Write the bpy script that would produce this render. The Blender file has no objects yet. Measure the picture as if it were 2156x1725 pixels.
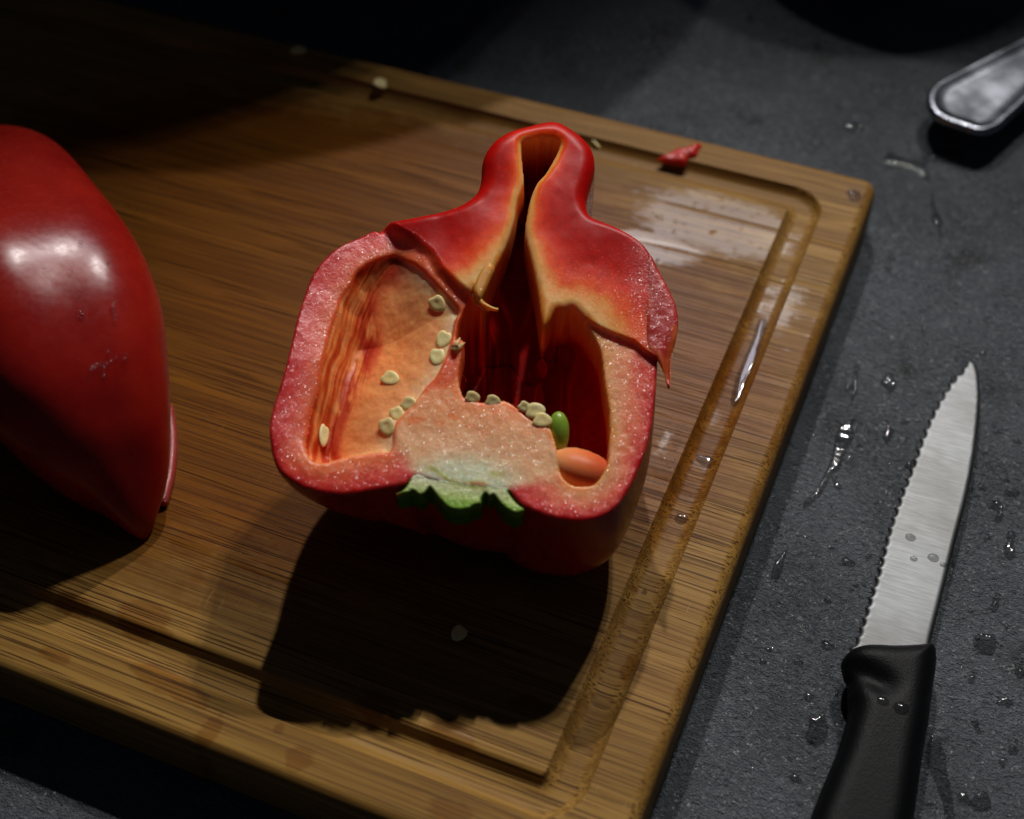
import bpy, math, random
import numpy as np
from mathutils import Vector, Matrix

# ------------------------------------------------------------------ camera
TB = 0.018                                   # board top above the counter
CAM = np.array([0.028679, -0.350524, 0.280938 + TB])
RM = np.array([[0.9236821501, 0.3827194895, -0.0183596801],
               [0.2783303744, -0.7031310697, -0.6543232393],
               [-0.2633315176, 0.5992766399, -0.7559920771]])   # rows: right, down, forward
FPX = 2950.0
CX, CY = 1078.0, 862.5
scene = bpy.context.scene
cd = bpy.data.cameras.new('camera'); cam = bpy.data.objects.new('camera', cd)
scene.collection.objects.link(cam); scene.camera = cam
mw = Matrix.Identity(4)
for i in range(3):
    mw[i][0] = RM[0][i]; mw[i][1] = -RM[1][i]; mw[i][2] = -RM[2][i]; mw[i][3] = CAM[i]
cam.matrix_world = mw
cd.sensor_fit = 'HORIZONTAL'; cd.sensor_width = 36.0; cd.lens = FPX / 2156 * 36
cd.clip_start = 0.01; cd.clip_end = 50
cd.dof.use_dof = True; cd.dof.focus_distance = 0.342; cd.dof.aperture_fstop = 9.5

FW = np.array([-0.40229034, 0.91551214, 0.0]); RT = np.array([0.91551214, 0.40229034, 0.0])
UP = np.array([0, 0, 1.0])
def sky_dir(el, az):
    el, az = math.radians(el), math.radians(az)
    return math.cos(el) * (math.cos(az) * FW + math.sin(az) * RT) + math.sin(el) * UP

# ------------------------------------------------------------------ world, lamps, exposure
w = bpy.data.worlds.new('World'); scene.world = w; w.use_nodes = True
bg = w.node_tree.nodes['Background']
bg.inputs[0].default_value = (0.55, 0.68, 1.0, 1); bg.inputs[1].default_value = 0.02
CENTRE = np.array([-0.07, -0.13, TB])
def aim(o, p, target):
    o.location = p; o.rotation_euler = Vector(np.asarray(p) - np.asarray(target)).to_track_quat('Z', 'Y').to_euler()
def spot(name, el, az, dist, radius, power, angle, col):
    l = bpy.data.lights.new(name, 'SPOT'); l.energy = power; l.color = col; l.shadow_soft_size = radius
    l.spot_size = math.radians(angle); l.spot_blend = 1.0
    o = bpy.data.objects.new(name, l); scene.collection.objects.link(o)
    p = CENTRE + sky_dir(el, az) * dist; aim(o, p, AIM); return p
def area(name, el, az, dist, sx, sy, power, col):
    l = bpy.data.lights.new(name, 'AREA'); l.shape = 'RECTANGLE'; l.size = sx; l.size_y = sy; l.energy = power; l.color = col
    o = bpy.data.objects.new(name, l); scene.collection.objects.link(o)
    aim(o, CENTRE + sky_dir(el, az) * dist, CENTRE)
AIM = np.array([0.02, -0.205, 0.0])
KEYP = spot('lamp_key', 46.5, 25.5, 1.5, 0.016, 22, 23, (1.0, 0.955, 0.91))
spot('lamp_key_second', 46.5, 28.5, 1.5, 0.016, 19, 23, (1.0, 0.955, 0.91))
spot('lamp_side', 48, 5, 1.5, 0.016, 38, 23, (1.0, 0.955, 0.91))
area('window_light', 41.5, 11, 1.4, 0.22, 0.16, 0.8, (0.80, 0.79, 1.0))
vs = scene.view_settings
vs.view_transform = 'Standard'; vs.look = 'None'; vs.exposure = 0.0; vs.gamma = 1.0; vs.use_curve_mapping = False
scene.render.engine = 'CYCLES'
cy = scene.cycles
cy.use_denoising = True; cy.max_bounces = 10; cy.transmission_bounces = 8; cy.sample_clamp_indirect = 6.0
cy.blur_glossy = 0.3

# ------------------------------------------------------------------ helpers
COL = scene.collection
rng = random.Random(7)
def rays(P):
    P = np.atleast_2d(np.asarray(P, float))
    return np.c_[(P - (CX, CY)) / FPX, np.ones(len(P))] @ RM
def at(x, y, z=TB):
    d = rays([(x, y)])[0]; return CAM + d * ((z - CAM[2]) / d[2])
def ats(P, z=TB):
    d = rays(P); return CAM + d * ((z - CAM[2]) / d[:, 2])[:, None]

def tag(o, label=None, cat=None, group=None, kind=None):
    if label: o['label'] = label
    if cat: o['category'] = cat
    if group: o['group'] = group
    if kind: o['kind'] = kind
    return o
def empty(name, loc):
    o = bpy.data.objects.new(name, None); COL.objects.link(o); o.location = loc
    o.empty_display_size = 0.01
    return o
def mesh(name, verts, faces, smooth=True, col=None):
    me = bpy.data.meshes.new(name)
    verts = np.asarray(verts, float)
    faces = faces if isinstance(faces, list) else np.asarray(faces).tolist()
    me.from_pydata(verts.tolist(), [], faces)
    if smooth: me.polygons.foreach_set('use_smooth', [True] * len(me.polygons))
    if col is not None:
        a = me.color_attributes.new('Col', 'FLOAT_COLOR', 'POINT')
        a.data.foreach_set('color', (np.c_[col, np.ones(len(col))] if np.shape(col)[1] == 3 else col).astype(np.float32).ravel())
    me.update()
    return me
def link(name, me, mat, parent=None, loc=None):
    o = bpy.data.objects.new(name, me); COL.objects.link(o)
    if mat is not None and not me.materials: me.materials.append(mat)
    if parent is not None: o.parent = parent
    if loc is not None: o.location = loc
    return o
def obj(name, verts, faces, mat, parent=None, smooth=True, col=None, origin=None):
    """verts in world space; stored relative to the parent (or to origin)"""
    verts = np.asarray(verts, float)
    base = np.array(parent.location) if parent is not None else (np.zeros(3) if origin is None else np.asarray(origin))
    me = mesh(name, verts - base, faces, smooth, col)
    return link(name, me, mat, parent, None if parent is not None else base)

def srgb(c):
    c = np.asarray(c, float) / 255.0
    return np.where(c <= 0.04045, c / 12.92, ((c + 0.055) / 1.055) ** 2.4)

# lattice noise, 0..1
def vnoise(x, y, seed=0):
    x = np.asarray(x, float); y = np.asarray(y, float)
    g = np.random.default_rng(seed).random((256, 256))
    xi = np.floor(x).astype(int); yi = np.floor(y).astype(int); fx = x - xi; fy = y - yi
    fx = fx * fx * (3 - 2 * fx); fy = fy * fy * (3 - 2 * fy)
    a = g[xi & 255, yi & 255]; b = g[(xi + 1) & 255, yi & 255]; c = g[xi & 255, (yi + 1) & 255]; d = g[(xi + 1) & 255, (yi + 1) & 255]
    return (a * (1 - fx) + b * fx) * (1 - fy) + (c * (1 - fx) + d * fx) * fy
def fbm(x, y, seed=0, n=3):
    s = 0; a = 1; t = 0
    for i in range(n): s = s + a * vnoise(x * 2 ** i, y * 2 ** i, seed + i); t += a; a *= 0.5
    return s / t
def sstep(a, b, x):
    t = np.clip((x - a) / (b - a), 0, 1); return t * t * (3 - 2 * t)
def catmull(P, n=5, closed=True):
    P = np.asarray(P, float); N = len(P); out = []
    for i in range(N if closed else N - 1):
        if closed: p0, p1, p2, p3 = P[(i - 1) % N], P[i], P[(i + 1) % N], P[(i + 2) % N]
        else: p0, p1, p2, p3 = P[max(i - 1, 0)], P[i], P[i + 1], P[min(i + 2, N - 1)]
        for k in range(n):
            t = k / n
            out.append(0.5 * (2 * p1 + (p2 - p0) * t + (2 * p0 - 5 * p1 + 4 * p2 - p3) * t * t + (3 * p1 - p0 - 3 * p2 + p3) * t ** 3))
    if not closed: out.append(P[-1])
    return np.array(out)
def pdist(X, Y, P, closed=True):
    """unsigned distance to polyline"""
    sh = X.shape; x = X.ravel(); y = Y.ravel(); best = np.full(x.shape, 1e18)
    A = P; B = np.roll(P, -1, 0) if closed else P[1:]
    if not closed: A = P[:-1]
    for (ax, ay), (bx, by) in zip(A, B):
        dx, dy = bx - ax, by - ay; L = dx * dx + dy * dy + 1e-18
        t = np.clip(((x - ax) * dx + (y - ay) * dy) / L, 0, 1)
        best = np.minimum(best, (x - ax - t * dx) ** 2 + (y - ay - t * dy) ** 2)
    return np.sqrt(best).reshape(sh)
def inside(X, Y, P):
    sh = X.shape; x = X.ravel(); y = Y.ravel(); r = np.zeros(x.shape, bool)
    B = np.roll(P, -1, 0)
    for (ax, ay), (bx, by) in zip(P, B):
        c = (ay > y) != (by > y)
        with np.errstate(divide='ignore', invalid='ignore'):
            xi = (bx - ax) * (y - ay) / (by - ay + 1e-300) + ax
        r ^= c & (x < xi)
    return r.reshape(sh)
def sdf(X, Y, P):
    """positive inside"""
    d = pdist(X, Y, P); return np.where(inside(X, Y, P), d, -d)

def clipgrid(P, cell):
    """regular grid clipped to polygon P with the rim pulled onto the outline.
    returns points (n,2), faces (m,4), inside distance, boundary edges"""
    P = np.asarray(P, float)
    lo = P.min(0) - 2 * cell; hi = P.max(0) + 2 * cell
    xs = np.arange(lo[0], hi[0], cell); ys = np.arange(lo[1], hi[1], cell)
    X, Y = np.meshgrid(xs, ys); d = sdf(X, Y, P)
    gy, gx = np.gradient(d, cell)
    keep = d > -0.72 * cell
    q = keep[:-1, :-1] & keep[1:, :-1] & keep[:-1, 1:] & keep[1:, 1:]
    idx = np.arange(X.size).reshape(X.shape)
    F = np.stack([idx[:-1, :-1][q], idx[:-1, 1:][q], idx[1:, 1:][q], idx[1:, :-1][q]], 1)
    used = np.unique(F); remap = np.full(X.size, -1); remap[used] = np.arange(len(used)); F = remap[F]
    pts = np.c_[X.ravel()[used], Y.ravel()[used]]; dd = d.ravel()[used]
    g = np.c_[gx.ravel()[used], gy.ravel()[used]]; g /= np.linalg.norm(g, axis=1)[:, None] + 1e-12
    E = np.concatenate([F[:, [0, 1]], F[:, [1, 2]], F[:, [2, 3]], F[:, [3, 0]]])
    key = np.sort(E, 1); k = key[:, 0].astype(np.int64) * (len(used) + 1) + key[:, 1]
    u, first, cnt = np.unique(k, return_index=True, return_counts=True)
    be = E[first[cnt == 1]]
    bv = np.unique(be)
    pts[bv] -= g[bv] * dd[bv][:, None]; dd[bv] = 0
    return pts, F, np.maximum(dd, 0), be

def slab(P, cell, top, bottom):
    """closed solid over polygon; top(pts,d), bottom(pts,d) -> world points. returns verts, faces, n_top, pts, d"""
    pts, F, d, be = clipgrid(P, cell)
    T = top(pts, d); Bm = bottom(pts, d); n = len(pts)
    faces = F.tolist() + (F[:, ::-1] + n).tolist() + [[a, a + n, b + n, b] for a, b in be.tolist()]
    return np.r_[T, Bm], faces, n, pts, d

def ellipsoid(nu=14, nv=10, f=None):
    V = [(0, 0, 1)]; F = []
    for j in range(1, nv):
        t = math.pi * j / nv
        for i in range(nu):
            a = 2 * math.pi * i / nu; V.append((math.sin(t) * math.cos(a), math.sin(t) * math.sin(a), math.cos(t)))
    V.append((0, 0, -1)); V = np.array(V)
    for i in range(nu): F.append([0, 1 + i, 1 + (i + 1) % nu])
    for j in range(nv - 2):
        for i in range(nu):
            a = 1 + j * nu + i; b = 1 + j * nu + (i + 1) % nu; F.append([a, a + nu, b + nu, b])
    L = len(V) - 1; s = 1 + (nv - 2) * nu
    for i in range(nu): F.append([L, s + (i + 1) % nu, s + i])
    return (f(V) if f else V), F
def tube(path, radii, n=8):
    path = np.asarray(path, float); V = []; F = []
    for i, p in enumerate(path):
        t = path[min(i + 1, len(path) - 1)] - path[max(i - 1, 0)]; t /= np.linalg.norm(t)
        a = np.cross(t, (0, 0, 1.0) if abs(t[2]) < 0.9 else (1.0, 0, 0)); a /= np.linalg.norm(a); b = np.cross(t, a)
        for k in range(n):
            th = 2 * math.pi * k / n; V.append(p + radii[i] * (math.cos(th) * a + math.sin(th) * b))
    m = len(path)
    for i in range(m - 1):
        for k in range(n): F.append([i * n + k, i * n + (k + 1) % n, (i + 1) * n + (k + 1) % n, (i + 1) * n + k])
    F.append(list(range(n))[::-1]); F.append([(m - 1) * n + k for k in range(n)])
    return np.array(V), F
def lathe(prof, n=64):
    V = []; F = []
    for r, z in prof:
        for k in range(n): a = 2 * math.pi * k / n; V.append((r * math.cos(a), r * math.sin(a), z))
    for i in range(len(prof) - 1):
        for k in range(n): F.append([i * n + k, i * n + (k + 1) % n, (i + 1) * n + (k + 1) % n, (i + 1) * n + k])
    F.append(list(range(n))[::-1]); F.append([(len(prof) - 1) * n + k for k in range(n)])
    return np.array(V), F

# ------------------------------------------------------------------ materials
class NT:
    def __init__(s, name):
        s.m = bpy.data.materials.new(name); s.m.use_nodes = True; s.t = s.m.node_tree
        s.b = s.t.nodes['Principled BSDF']
        s.g = s.t.nodes.new('ShaderNodeNewGeometry')
    def n(s, t, **k):
        o = s.t.nodes.new(t)
        for a, v in k.items(): setattr(o, a, v)
        return o
    def put(s, sock, v):
        if isinstance(v, bpy.types.NodeSocket): s.t.links.new(v, sock)
        elif isinstance(v, (tuple, list)) and len(v) == 3 and sock.type == 'RGBA': sock.default_value = (*v, 1)
        else: sock.default_value = v
    def pos(s, scale=(1, 1, 1), rot=0.0):
        m = s.n('ShaderNodeMapping'); s.put(m.inputs['Vector'], s.g.outputs['Position'])
        m.inputs['Scale'].default_value = scale; m.inputs['Rotation'].default_value = (0, 0, rot)
        return m.outputs[0]
    def noise(s, vec, scale, detail=3, rough=0.55, dist=0.0):
        n = s.n('ShaderNodeTexNoise'); s.put(n.inputs['Vector'], vec); n.inputs['Scale'].default_value = scale
        n.inputs['Detail'].default_value = detail; n.inputs['Roughness'].default_value = rough; n.inputs['Distortion'].default_value = dist
        return n.outputs[0]
    def voro(s, vec, scale, feature='F1', rand=1.0):
        n = s.n('ShaderNodeTexVoronoi', feature=feature); s.put(n.inputs['Vector'], vec); n.inputs['Scale'].default_value = scale
        n.inputs['Randomness'].default_value = rand
        return n.outputs['Distance']
    def math(s, op, a, b=0.0, c=0.0, clamp=False):
        n = s.n('ShaderNodeMath', operation=op, use_clamp=clamp); s.put(n.inputs[0], a); s.put(n.inputs[1], b); s.put(n.inputs[2], c)
        return n.outputs[0]
    def map(s, v, a, b, c=0.0, d=1.0, smooth=True):
        n = s.n('ShaderNodeMapRange', interpolation_type='SMOOTHSTEP' if smooth else 'LINEAR')
        s.put(n.inputs['Value'], v)
        for k, x in zip(('From Min', 'From Max', 'To Min', 'To Max'), (a, b, c, d)): s.put(n.inputs[k], x)
        return n.outputs[0]
    def mix(s, f, a, b, mode='MIX'):
        n = s.n('ShaderNodeMix', data_type='RGBA', blend_type=mode)
        s.put(n.inputs['Factor'], f); s.put(n.inputs[6], a); s.put(n.inputs[7], b)
        return n.outputs[2]
    def bump(s, h, strength, dist, normal=None):
        n = s.n('ShaderNodeBump'); s.put(n.inputs['Height'], h); n.inputs['Strength'].default_value = strength; n.inputs['Distance'].default_value = dist
        if normal is not None: s.put(n.inputs['Normal'], normal)
        return n.outputs[0]
    def facets(s, scale, amount, share=0.5):
        """tiny flat facets, each tilted at random: the glints of wet cells and grains"""
        v = s.n('ShaderNodeTexVoronoi', feature='F1'); s.put(v.inputs['Vector'], s.pos()); v.inputs['Scale'].default_value = scale
        sub = s.n('ShaderNodeVectorMath', operation='SUBTRACT'); s.put(sub.inputs[0], v.outputs['Color']); sub.inputs[1].default_value = (0.5, 0.5, 0.5)
        w_ = s.n('ShaderNodeTexWhiteNoise', noise_dimensions='3D'); s.put(w_.inputs['Vector'], v.outputs['Position'])
        on = s.math('LESS_THAN', w_.outputs['Value'], share)
        amt = s.math('MULTIPLY', on, amount)
        sc = s.n('ShaderNodeVectorMath', operation='SCALE'); s.put(sc.inputs[0], sub.outputs[0]); s.put(sc.inputs['Scale'], amt)
        ad = s.n('ShaderNodeVectorMath', operation='ADD'); s.put(ad.inputs[0], s.g.outputs['Normal']); s.put(ad.inputs[1], sc.outputs[0])
        nm = s.n('ShaderNodeVectorMath', operation='NORMALIZE'); s.put(nm.inputs[0], ad.outputs[0])
        return nm.outputs[0], on
    def attr(s, name, alpha=False):
        n = s.n('ShaderNodeVertexColor'); n.layer_name = name; return n.outputs[0] if not alpha else n.outputs[1]
    def set(s, **k):
        for a, v in k.items(): s.put(s.b.inputs[a.replace('_', ' ')], v)
        return s.m
    def blob(s, x, y, rx, ry, rot=0.0, off=None):
        """1 inside an ellipse at world x,y ; soft signed field (0 at rim)"""
        sub = s.n('ShaderNodeVectorMath', operation='SUBTRACT'); s.put(sub.inputs[0], off if off is not None else s.g.outputs['Position']); sub.inputs[1].default_value = (x, y, 0)
        r = s.n('ShaderNodeMapping'); s.put(r.inputs['Vector'], sub.outputs[0]); r.inputs['Rotation'].default_value = (0, 0, -rot)
        sc = s.n('ShaderNodeVectorMath', operation='MULTIPLY'); s.put(sc.inputs[0], r.outputs[0]); sc.inputs[1].default_value = (1 / rx, 1 / ry, 0)
        l = s.n('ShaderNodeVectorMath', operation='LENGTH'); s.put(l.inputs[0], sc.outputs[0])
        return s.math('SUBTRACT', 1.0, l.outputs['Value'])

def L3(c): return tuple(srgb(c))

def mat_counter():
    s = NT('dark_stone_counter'); p = s.pos()
    big = s.noise(p, 18, 4); mid = s.noise(s.pos((1, 1.5, 1), 0.5), 560, 4, 0.62, 0.5); fine = s.noise(p, 2200, 2, 0.5); low = s.noise(p, 130, 3)
    col = s.mix(s.map(big, 0.3, 0.7), L3((71, 76, 81)), L3((93, 99, 105)))
    col = s.mix(s.map(s.noise(p, 45, 4), 0.56, 0.74, 0, 0.8), col, L3((50, 48, 44)))
    col = s.mix(s.map(mid, 0.56, 0.72, 0, 0.55), col, L3((124, 130, 138)))
    col = s.mix(s.map(mid, 0.44, 0.30, 0, 0.6), col, L3((44, 48, 52)))
    fn, on = s.facets(2600, 0.75, 0.7); s.put(s.b.inputs['Coat Normal'], fn)
    h = s.math('ADD', s.math('MULTIPLY', mid, 0.8), s.math('ADD', s.math('MULTIPLY', low, 0.5), s.math('MULTIPLY', fine, 0.5)))
    return s.set(Base_Color=col, Roughness=s.math('ADD', s.map(mid, 0.3, 0.7, 0.26, 0.50), s.map(s.noise(p, 26, 4, 0.6), 0.45, 0.62, 0.0, -0.10)), Specular_IOR_Level=0.4, Normal=s.bump(h, 1.0, 0.0016), Coat_Weight=s.math('MULTIPLY', on, s.map(s.noise(p, 300, 3, 0.6), 0.40, 0.62, 0.01, 0.17)), Coat_Roughness=0.27, Coat_IOR=1.5)

WET_STAINS = [(113, 1379, 34, 14), (330, 1425, 60, 20), (395, 1462, 46, 16), (440, 1545, 22, 40), (585, 1535, 14, 12), (628, 1598, 34, 24),
              (799, 1486, 46, 26), (952, 1552, 48, 22), (1112, 1486, 44, 20), (952, 1712, 52, 26), (1500, 868, 18, 30), (1475, 960, 44, 18),
              (1600, 700, 20, 66), (1340, 1232, 14, 9), (1448, 1110, 12, 30), (1330, 1395, 18, 30), (1800, 410, 26, 34), (300, 1300, 60, 30), (150, 1270, 40, 20)]
def mat_wood():
    s = NT('bamboo'); p = s.g.outputs['Position']
    # slight waviness of the grain
    wob = s.n('ShaderNodeVectorMath', operation='MULTIPLY'); nz = s.n('ShaderNodeTexNoise'); s.put(nz.inputs['Vector'], s.pos((14, 50, 50))); nz.inputs['Scale'].default_value = 1.0
    s.put(wob.inputs[0], nz.outputs['Color']); wob.inputs[1].default_value = (0, 0.0016, 0.0012)
    add = s.n('ShaderNodeVectorMath', operation='ADD'); s.put(add.inputs[0], p); s.put(add.inputs[1], wob.outputs[0]); q = add.outputs[0]
    def stretched(sx, sy, sz):
        m = s.n('ShaderNodeMapping'); s.put(m.inputs['Vector'], q); m.inputs['Scale'].default_value = (sx, sy, sz); return m.outputs[0]
    bundle = s.voro(stretched(22, 1700, 1500), 1.0)
    bundle2 = s.voro(stretched(13, 800, 800), 1.0)
    fib = s.noise(stretched(14, 1900, 1900), 1.0, 3, 0.65)
    band = s.noise(stretched(5, 150, 150), 1.0, 3, 0.6)
    ring = s.noise(stretched(3, 36, 36), 1.0, 2)
    info = s.n('ShaderNodeObjectInfo')
    dry = s.mix(s.map(band, 0.3, 0.7), L3((128, 94, 43)), L3((172, 134, 67)))
    dry = s.mix(s.map(ring, 0.35, 0.65, 0, 0.35), dry, L3((160, 118, 62)))
    dry = s.mix(s.map(info.outputs['Random'], 0, 1, 0, 0.22, False), dry, L3((170, 122, 72)))
    streak = s.math('MULTIPLY', s.map(bundle, 0.24, 0.38, 1, 0), s.map(band, 0.36, 0.60, 0.15, 1))
    streak2 = s.math('MULTIPLY', s.map(bundle2, 0.10, 0.26, 1, 0), s.map(band, 0.40, 0.52, 0.2, 1))
    dry = s.mix(s.math('MULTIPLY', s.math('MAXIMUM', streak, streak2), 0.9), dry, L3((62, 36, 20)))
    dry = s.mix(s.map(fib, 0.46, 0.68, 0, 0.75), dry, L3((92, 58, 30)))
    # knife scratches, pale, across the grain
    scr = s.voro(s.pos((2600, 55, 1), 0.22), 1.0); scr2 = s.map(scr, 0.08, 0.15, 1, 0)
    scrm = s.math('MULTIPLY', scr2, s.map(s.noise(s.pos(), 30, 2), 0.55, 0.62, 0, 0.5))
    dry = s.mix(scrm, dry, L3((216, 190, 140)))
    # damp areas with a shape of their own
    n1 = s.noise(s.pos(), 45, 4, 0.6); n2 = s.noise(s.pos((120, 700, 300)), 1.0, 3)
    n3 = s.noise(s.pos((170, 260, 200)), 1.0, 4, 0.6)
    n1 = s.math('ADD', s.math('MULTIPLY', n1, 0.55), s.math('MULTIPLY', n3, 0.45))
    warp = s.math('ADD', s.math('MULTIPLY', s.math('SUBTRACT', n1, 0.5), 1.5), s.math('MULTIPLY', s.math('SUBTRACT', n2, 0.5), 0.5))
    c = at(560, 640); big = s.blob(c[0], c[1], 0.150, 0.094, 0.12)
    wet = s.map(s.math('ADD', big, s.math('MULTIPLY', warp, 0.35)), -0.14, 0.16)
    stain = None
    for (x, y, rx, ry) in WET_STAINS:
        a = at(x, y); k = 0.000128
        e = s.blob(a[0], a[1], rx * k, ry * k * 1.15, -0.05)
        stain = e if stain is None else s.math('MAXIMUM', stain, e)
    stain = s.map(s.math('ADD', stain, s.math('MULTIPLY', warp, 1.9)), -0.10, 0.22)
    damp = s.math('MAXIMUM', s.math('MULTIPLY', wet, 0.9), s.math('MULTIPLY', stain, 0.5))
    wetcol = s.mix(1.0, dry, (0.60, 0.35, 0.065), 'MULTIPLY')
    wetcol = s.mix(1.0, wetcol, (0.95, 0.92, 0.9), 'MULTIPLY')
    col = s.mix(damp, dry, wetcol)
    # thin water film
    a = at(1500, 470); b = at(1360, 520)
    film = s.math('MAXIMUM', s.blob(a[0], a[1], 0.029, 0.015, 0.0), s.blob(b[0], b[1], 0.020, 0.008, 0.15))
    a = at(1400, 930); film = s.math('MAXIMUM', film, s.math('SUBTRACT', s.blob(a[0], a[1], 0.008, 0.030, -0.1), 0.8))
    a = at(1640, 640); film = s.math('MAXIMUM', film, s.math('SUBTRACT', s.blob(a[0], a[1], 0.030, 0.060, 0.0), 0.70))
    film = s.map(s.math('ADD', film, s.math('MULTIPLY', warp, 0.9)), 0.0, 0.30)
    film = s.math('MULTIPLY', film, s.map(s.noise(s.pos(), 420, 3), 0.28, 0.44))
    h = s.math('ADD', s.math('MULTIPLY', fib, 0.6), s.math('MULTIPLY', streak, -0.5))
    rough = s.math('ADD', s.map(fib, 0.3, 0.7, 0.38, 0.52), s.math('MULTIPLY', damp, -0.08))
    return s.set(Base_Color=col, Roughness=rough, Specular_IOR_Level=0.07, Normal=s.bump(h, 0.45, 0.00022),
                 Coat_Weight=s.math('MAXIMUM', s.math('MULTIPLY', film, 0.75), s.math('MULTIPLY', stain, 0.12)), Coat_Roughness=0.30, Coat_IOR=1.4)

def mat_flesh(name, bump=0.34, sss=0.75, rough=0.38):
    s = NT(name); p = s.pos(); al = s.attr('Col', True)
    c = s.voro(p, 1900, 'SMOOTH_F1'); n = s.noise(p, 1700, 3, 0.6); low = s.noise(p, 420, 3, 0.6)
    drop = s.math('MULTIPLY', s.map(s.voro(p, 1150), 0.08, 0.24, 1, 0), s.map(s.noise(p, 300, 2), 0.48, 0.58))
    h = s.math('ADD', s.math('MULTIPLY', c, 0.5), s.math('ADD', s.math('MULTIPLY', n, 0.7), s.math('ADD', s.math('MULTIPLY', drop, 0.7), s.math('MULTIPLY', low, 0.15))))
    h = s.math('MULTIPLY', h, al)
    fn, on = s.facets(4000, 0.80, 0.75); s.put(s.b.inputs['Coat Normal'], fn)
    col = s.mix(s.map(n, 0.35, 0.75, 0, 0.2), s.attr('Col'), s.mix(1.0, s.attr('Col'), (0.66, 0.48, 0.42), 'MULTIPLY'))
    s.b.inputs['Subsurface Radius'].default_value = (1.0, 0.35, 0.18)
    return s.set(Base_Color=col, Roughness=rough, Specular_IOR_Level=s.math('MULTIPLY_ADD', al, 0.26, 0.10), Normal=s.bump(h, bump, 0.00026),
                 Subsurface_Weight=sss, Subsurface_Scale=0.0035, Coat_Weight=s.math('MULTIPLY', s.math('MULTIPLY', al, al), s.math('MULTIPLY_ADD', on, s.map(s.noise(p, 380, 2), 0.36, 0.64, 0.08, 0.36), 0.08)), Coat_Roughness=0.22, Coat_IOR=1.5)
def mat_skin():
    s = NT('red_pepper_skin'); p = s.pos()
    n = s.noise(p, 60, 3); f = s.noise(p, 500, 2); dim = s.noise(p, 130, 2)
    col = s.mix(s.map(n, 0.3, 0.7), (0.31, 0.008, 0.006), (0.42, 0.016, 0.008))
    h = s.math('ADD', s.math('MULTIPLY', dim, 1.0), s.math('MULTIPLY', f, 0.10))
    s.b.inputs['Subsurface Radius'].default_value = (1.0, 0.2, 0.1)
    return s.set(Base_Color=col, Roughness=s.map(f, 0.3, 0.7, 0.24, 0.29), Specular_IOR_Level=0.34, Normal=s.bump(h, 0.09, 0.0010),
                 Subsurface_Weight=0.3, Subsurface_Scale=0.0025, Coat_Weight=0.0, Coat_Roughness=0.16)
def mat_seed():
    s = NT('pepper_seed'); p = s.pos(); n = s.noise(p, 900, 3)
    info = s.n('ShaderNodeObjectInfo')
    col = s.mix(s.map(n, 0.3, 0.7), L3((250, 226, 148)), L3((255, 244, 186)))
    col = s.mix(s.map(info.outputs['Random'], 0, 1, 0, 0.4, False), col, L3((244, 208, 120)))
    return s.set(Base_Color=col, Roughness=0.42, Subsurface_Weight=0.2, Subsurface_Scale=0.001, Normal=s.bump(n, 0.3, 0.0003))
def mat_simple(name, col, rough, bumpscale=None, bump=0.3, dist=0.0003, var=0.25, **k):
    s = NT(name); p = s.pos(); n = s.noise(p, bumpscale or 300, 3)
    c = s.mix(s.map(n, 0.3, 0.7, 0, var), tuple(col), tuple(x * 0.5 for x in col))
    return s.set(Base_Color=c, Roughness=rough, Normal=s.bump(n, bump, dist), **k)
def mat_water(name='water', tint=0.72):
    s = NT(name); t = s.t
    fr = s.n('ShaderNodeLayerWeight'); fac = s.math('MULTIPLY_ADD', s.math('POWER', fr.outputs['Facing'], 4.0), 0.75, 0.055)
    tr = s.n('ShaderNodeBsdfTransparent'); tr.inputs[0].default_value = (tint, tint, tint, 1)
    gl = s.n('ShaderNodeBsdfGlossy'); gl.inputs['Roughness'].default_value = 0.06
    mx = s.n('ShaderNodeMixShader'); s.put(mx.inputs[0], fac); t.links.new(tr.outputs[0], mx.inputs[1]); t.links.new(gl.outputs[0], mx.inputs[2])
    t.links.new(mx.outputs[0], t.nodes['Material Output'].inputs['Surface']); t.nodes.remove(s.b)
    return s.m
def mat_steel(name, ang, rough=0.3):
    s = NT(name)
    br = s.noise(s.pos((160, 3600, 90), ang), 1.0, 4, 0.6); sm = s.noise(s.pos(), 55, 3)
    col = s.mix(s.map(sm, 0.35, 0.7), (0.125, 0.13, 0.134), (0.095, 0.097, 0.095))
    return s.set(Base_Color=col, Metallic=1.0, Roughness=s.map(br, 0.2, 0.8, rough - 0.03, rough + 0.06), Normal=s.bump(br, 0.05, 0.0001))

M_COUNTER = mat_counter(); M_WOOD = mat_wood(); M_SKIN = mat_skin(); M_SEED = mat_seed(); M_WATER = mat_water(); M_CLEAR = mat_water('clear_water', 0.97)
M_FLESH = mat_flesh('pepper_flesh'); M_STEM = mat_flesh('stem_flesh', 0.45, 0.2)

# ------------------------------------------------------------------ counter
cx0, cx1, cy0, cy1 = -1.2, 1.0, -0.75, 1.2
o = obj('countertop', [(cx0, cy0, 0), (cx1, cy0, 0), (cx1, cy1, 0), (cx0, cy1, 0), (cx0, cy0, -0.04), (cx1, cy0, -0.04), (cx1, cy1, -0.04), (cx0, cy1, -0.04)],
        [[0, 1, 2, 3], [4, 7, 6, 5], [0, 4, 5, 1], [1, 5, 6, 2], [2, 6, 7, 3], [3, 7, 4, 0]], M_COUNTER, smooth=False)
tag(o, 'dark grey textured stone countertop', None, None, 'structure')

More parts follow.
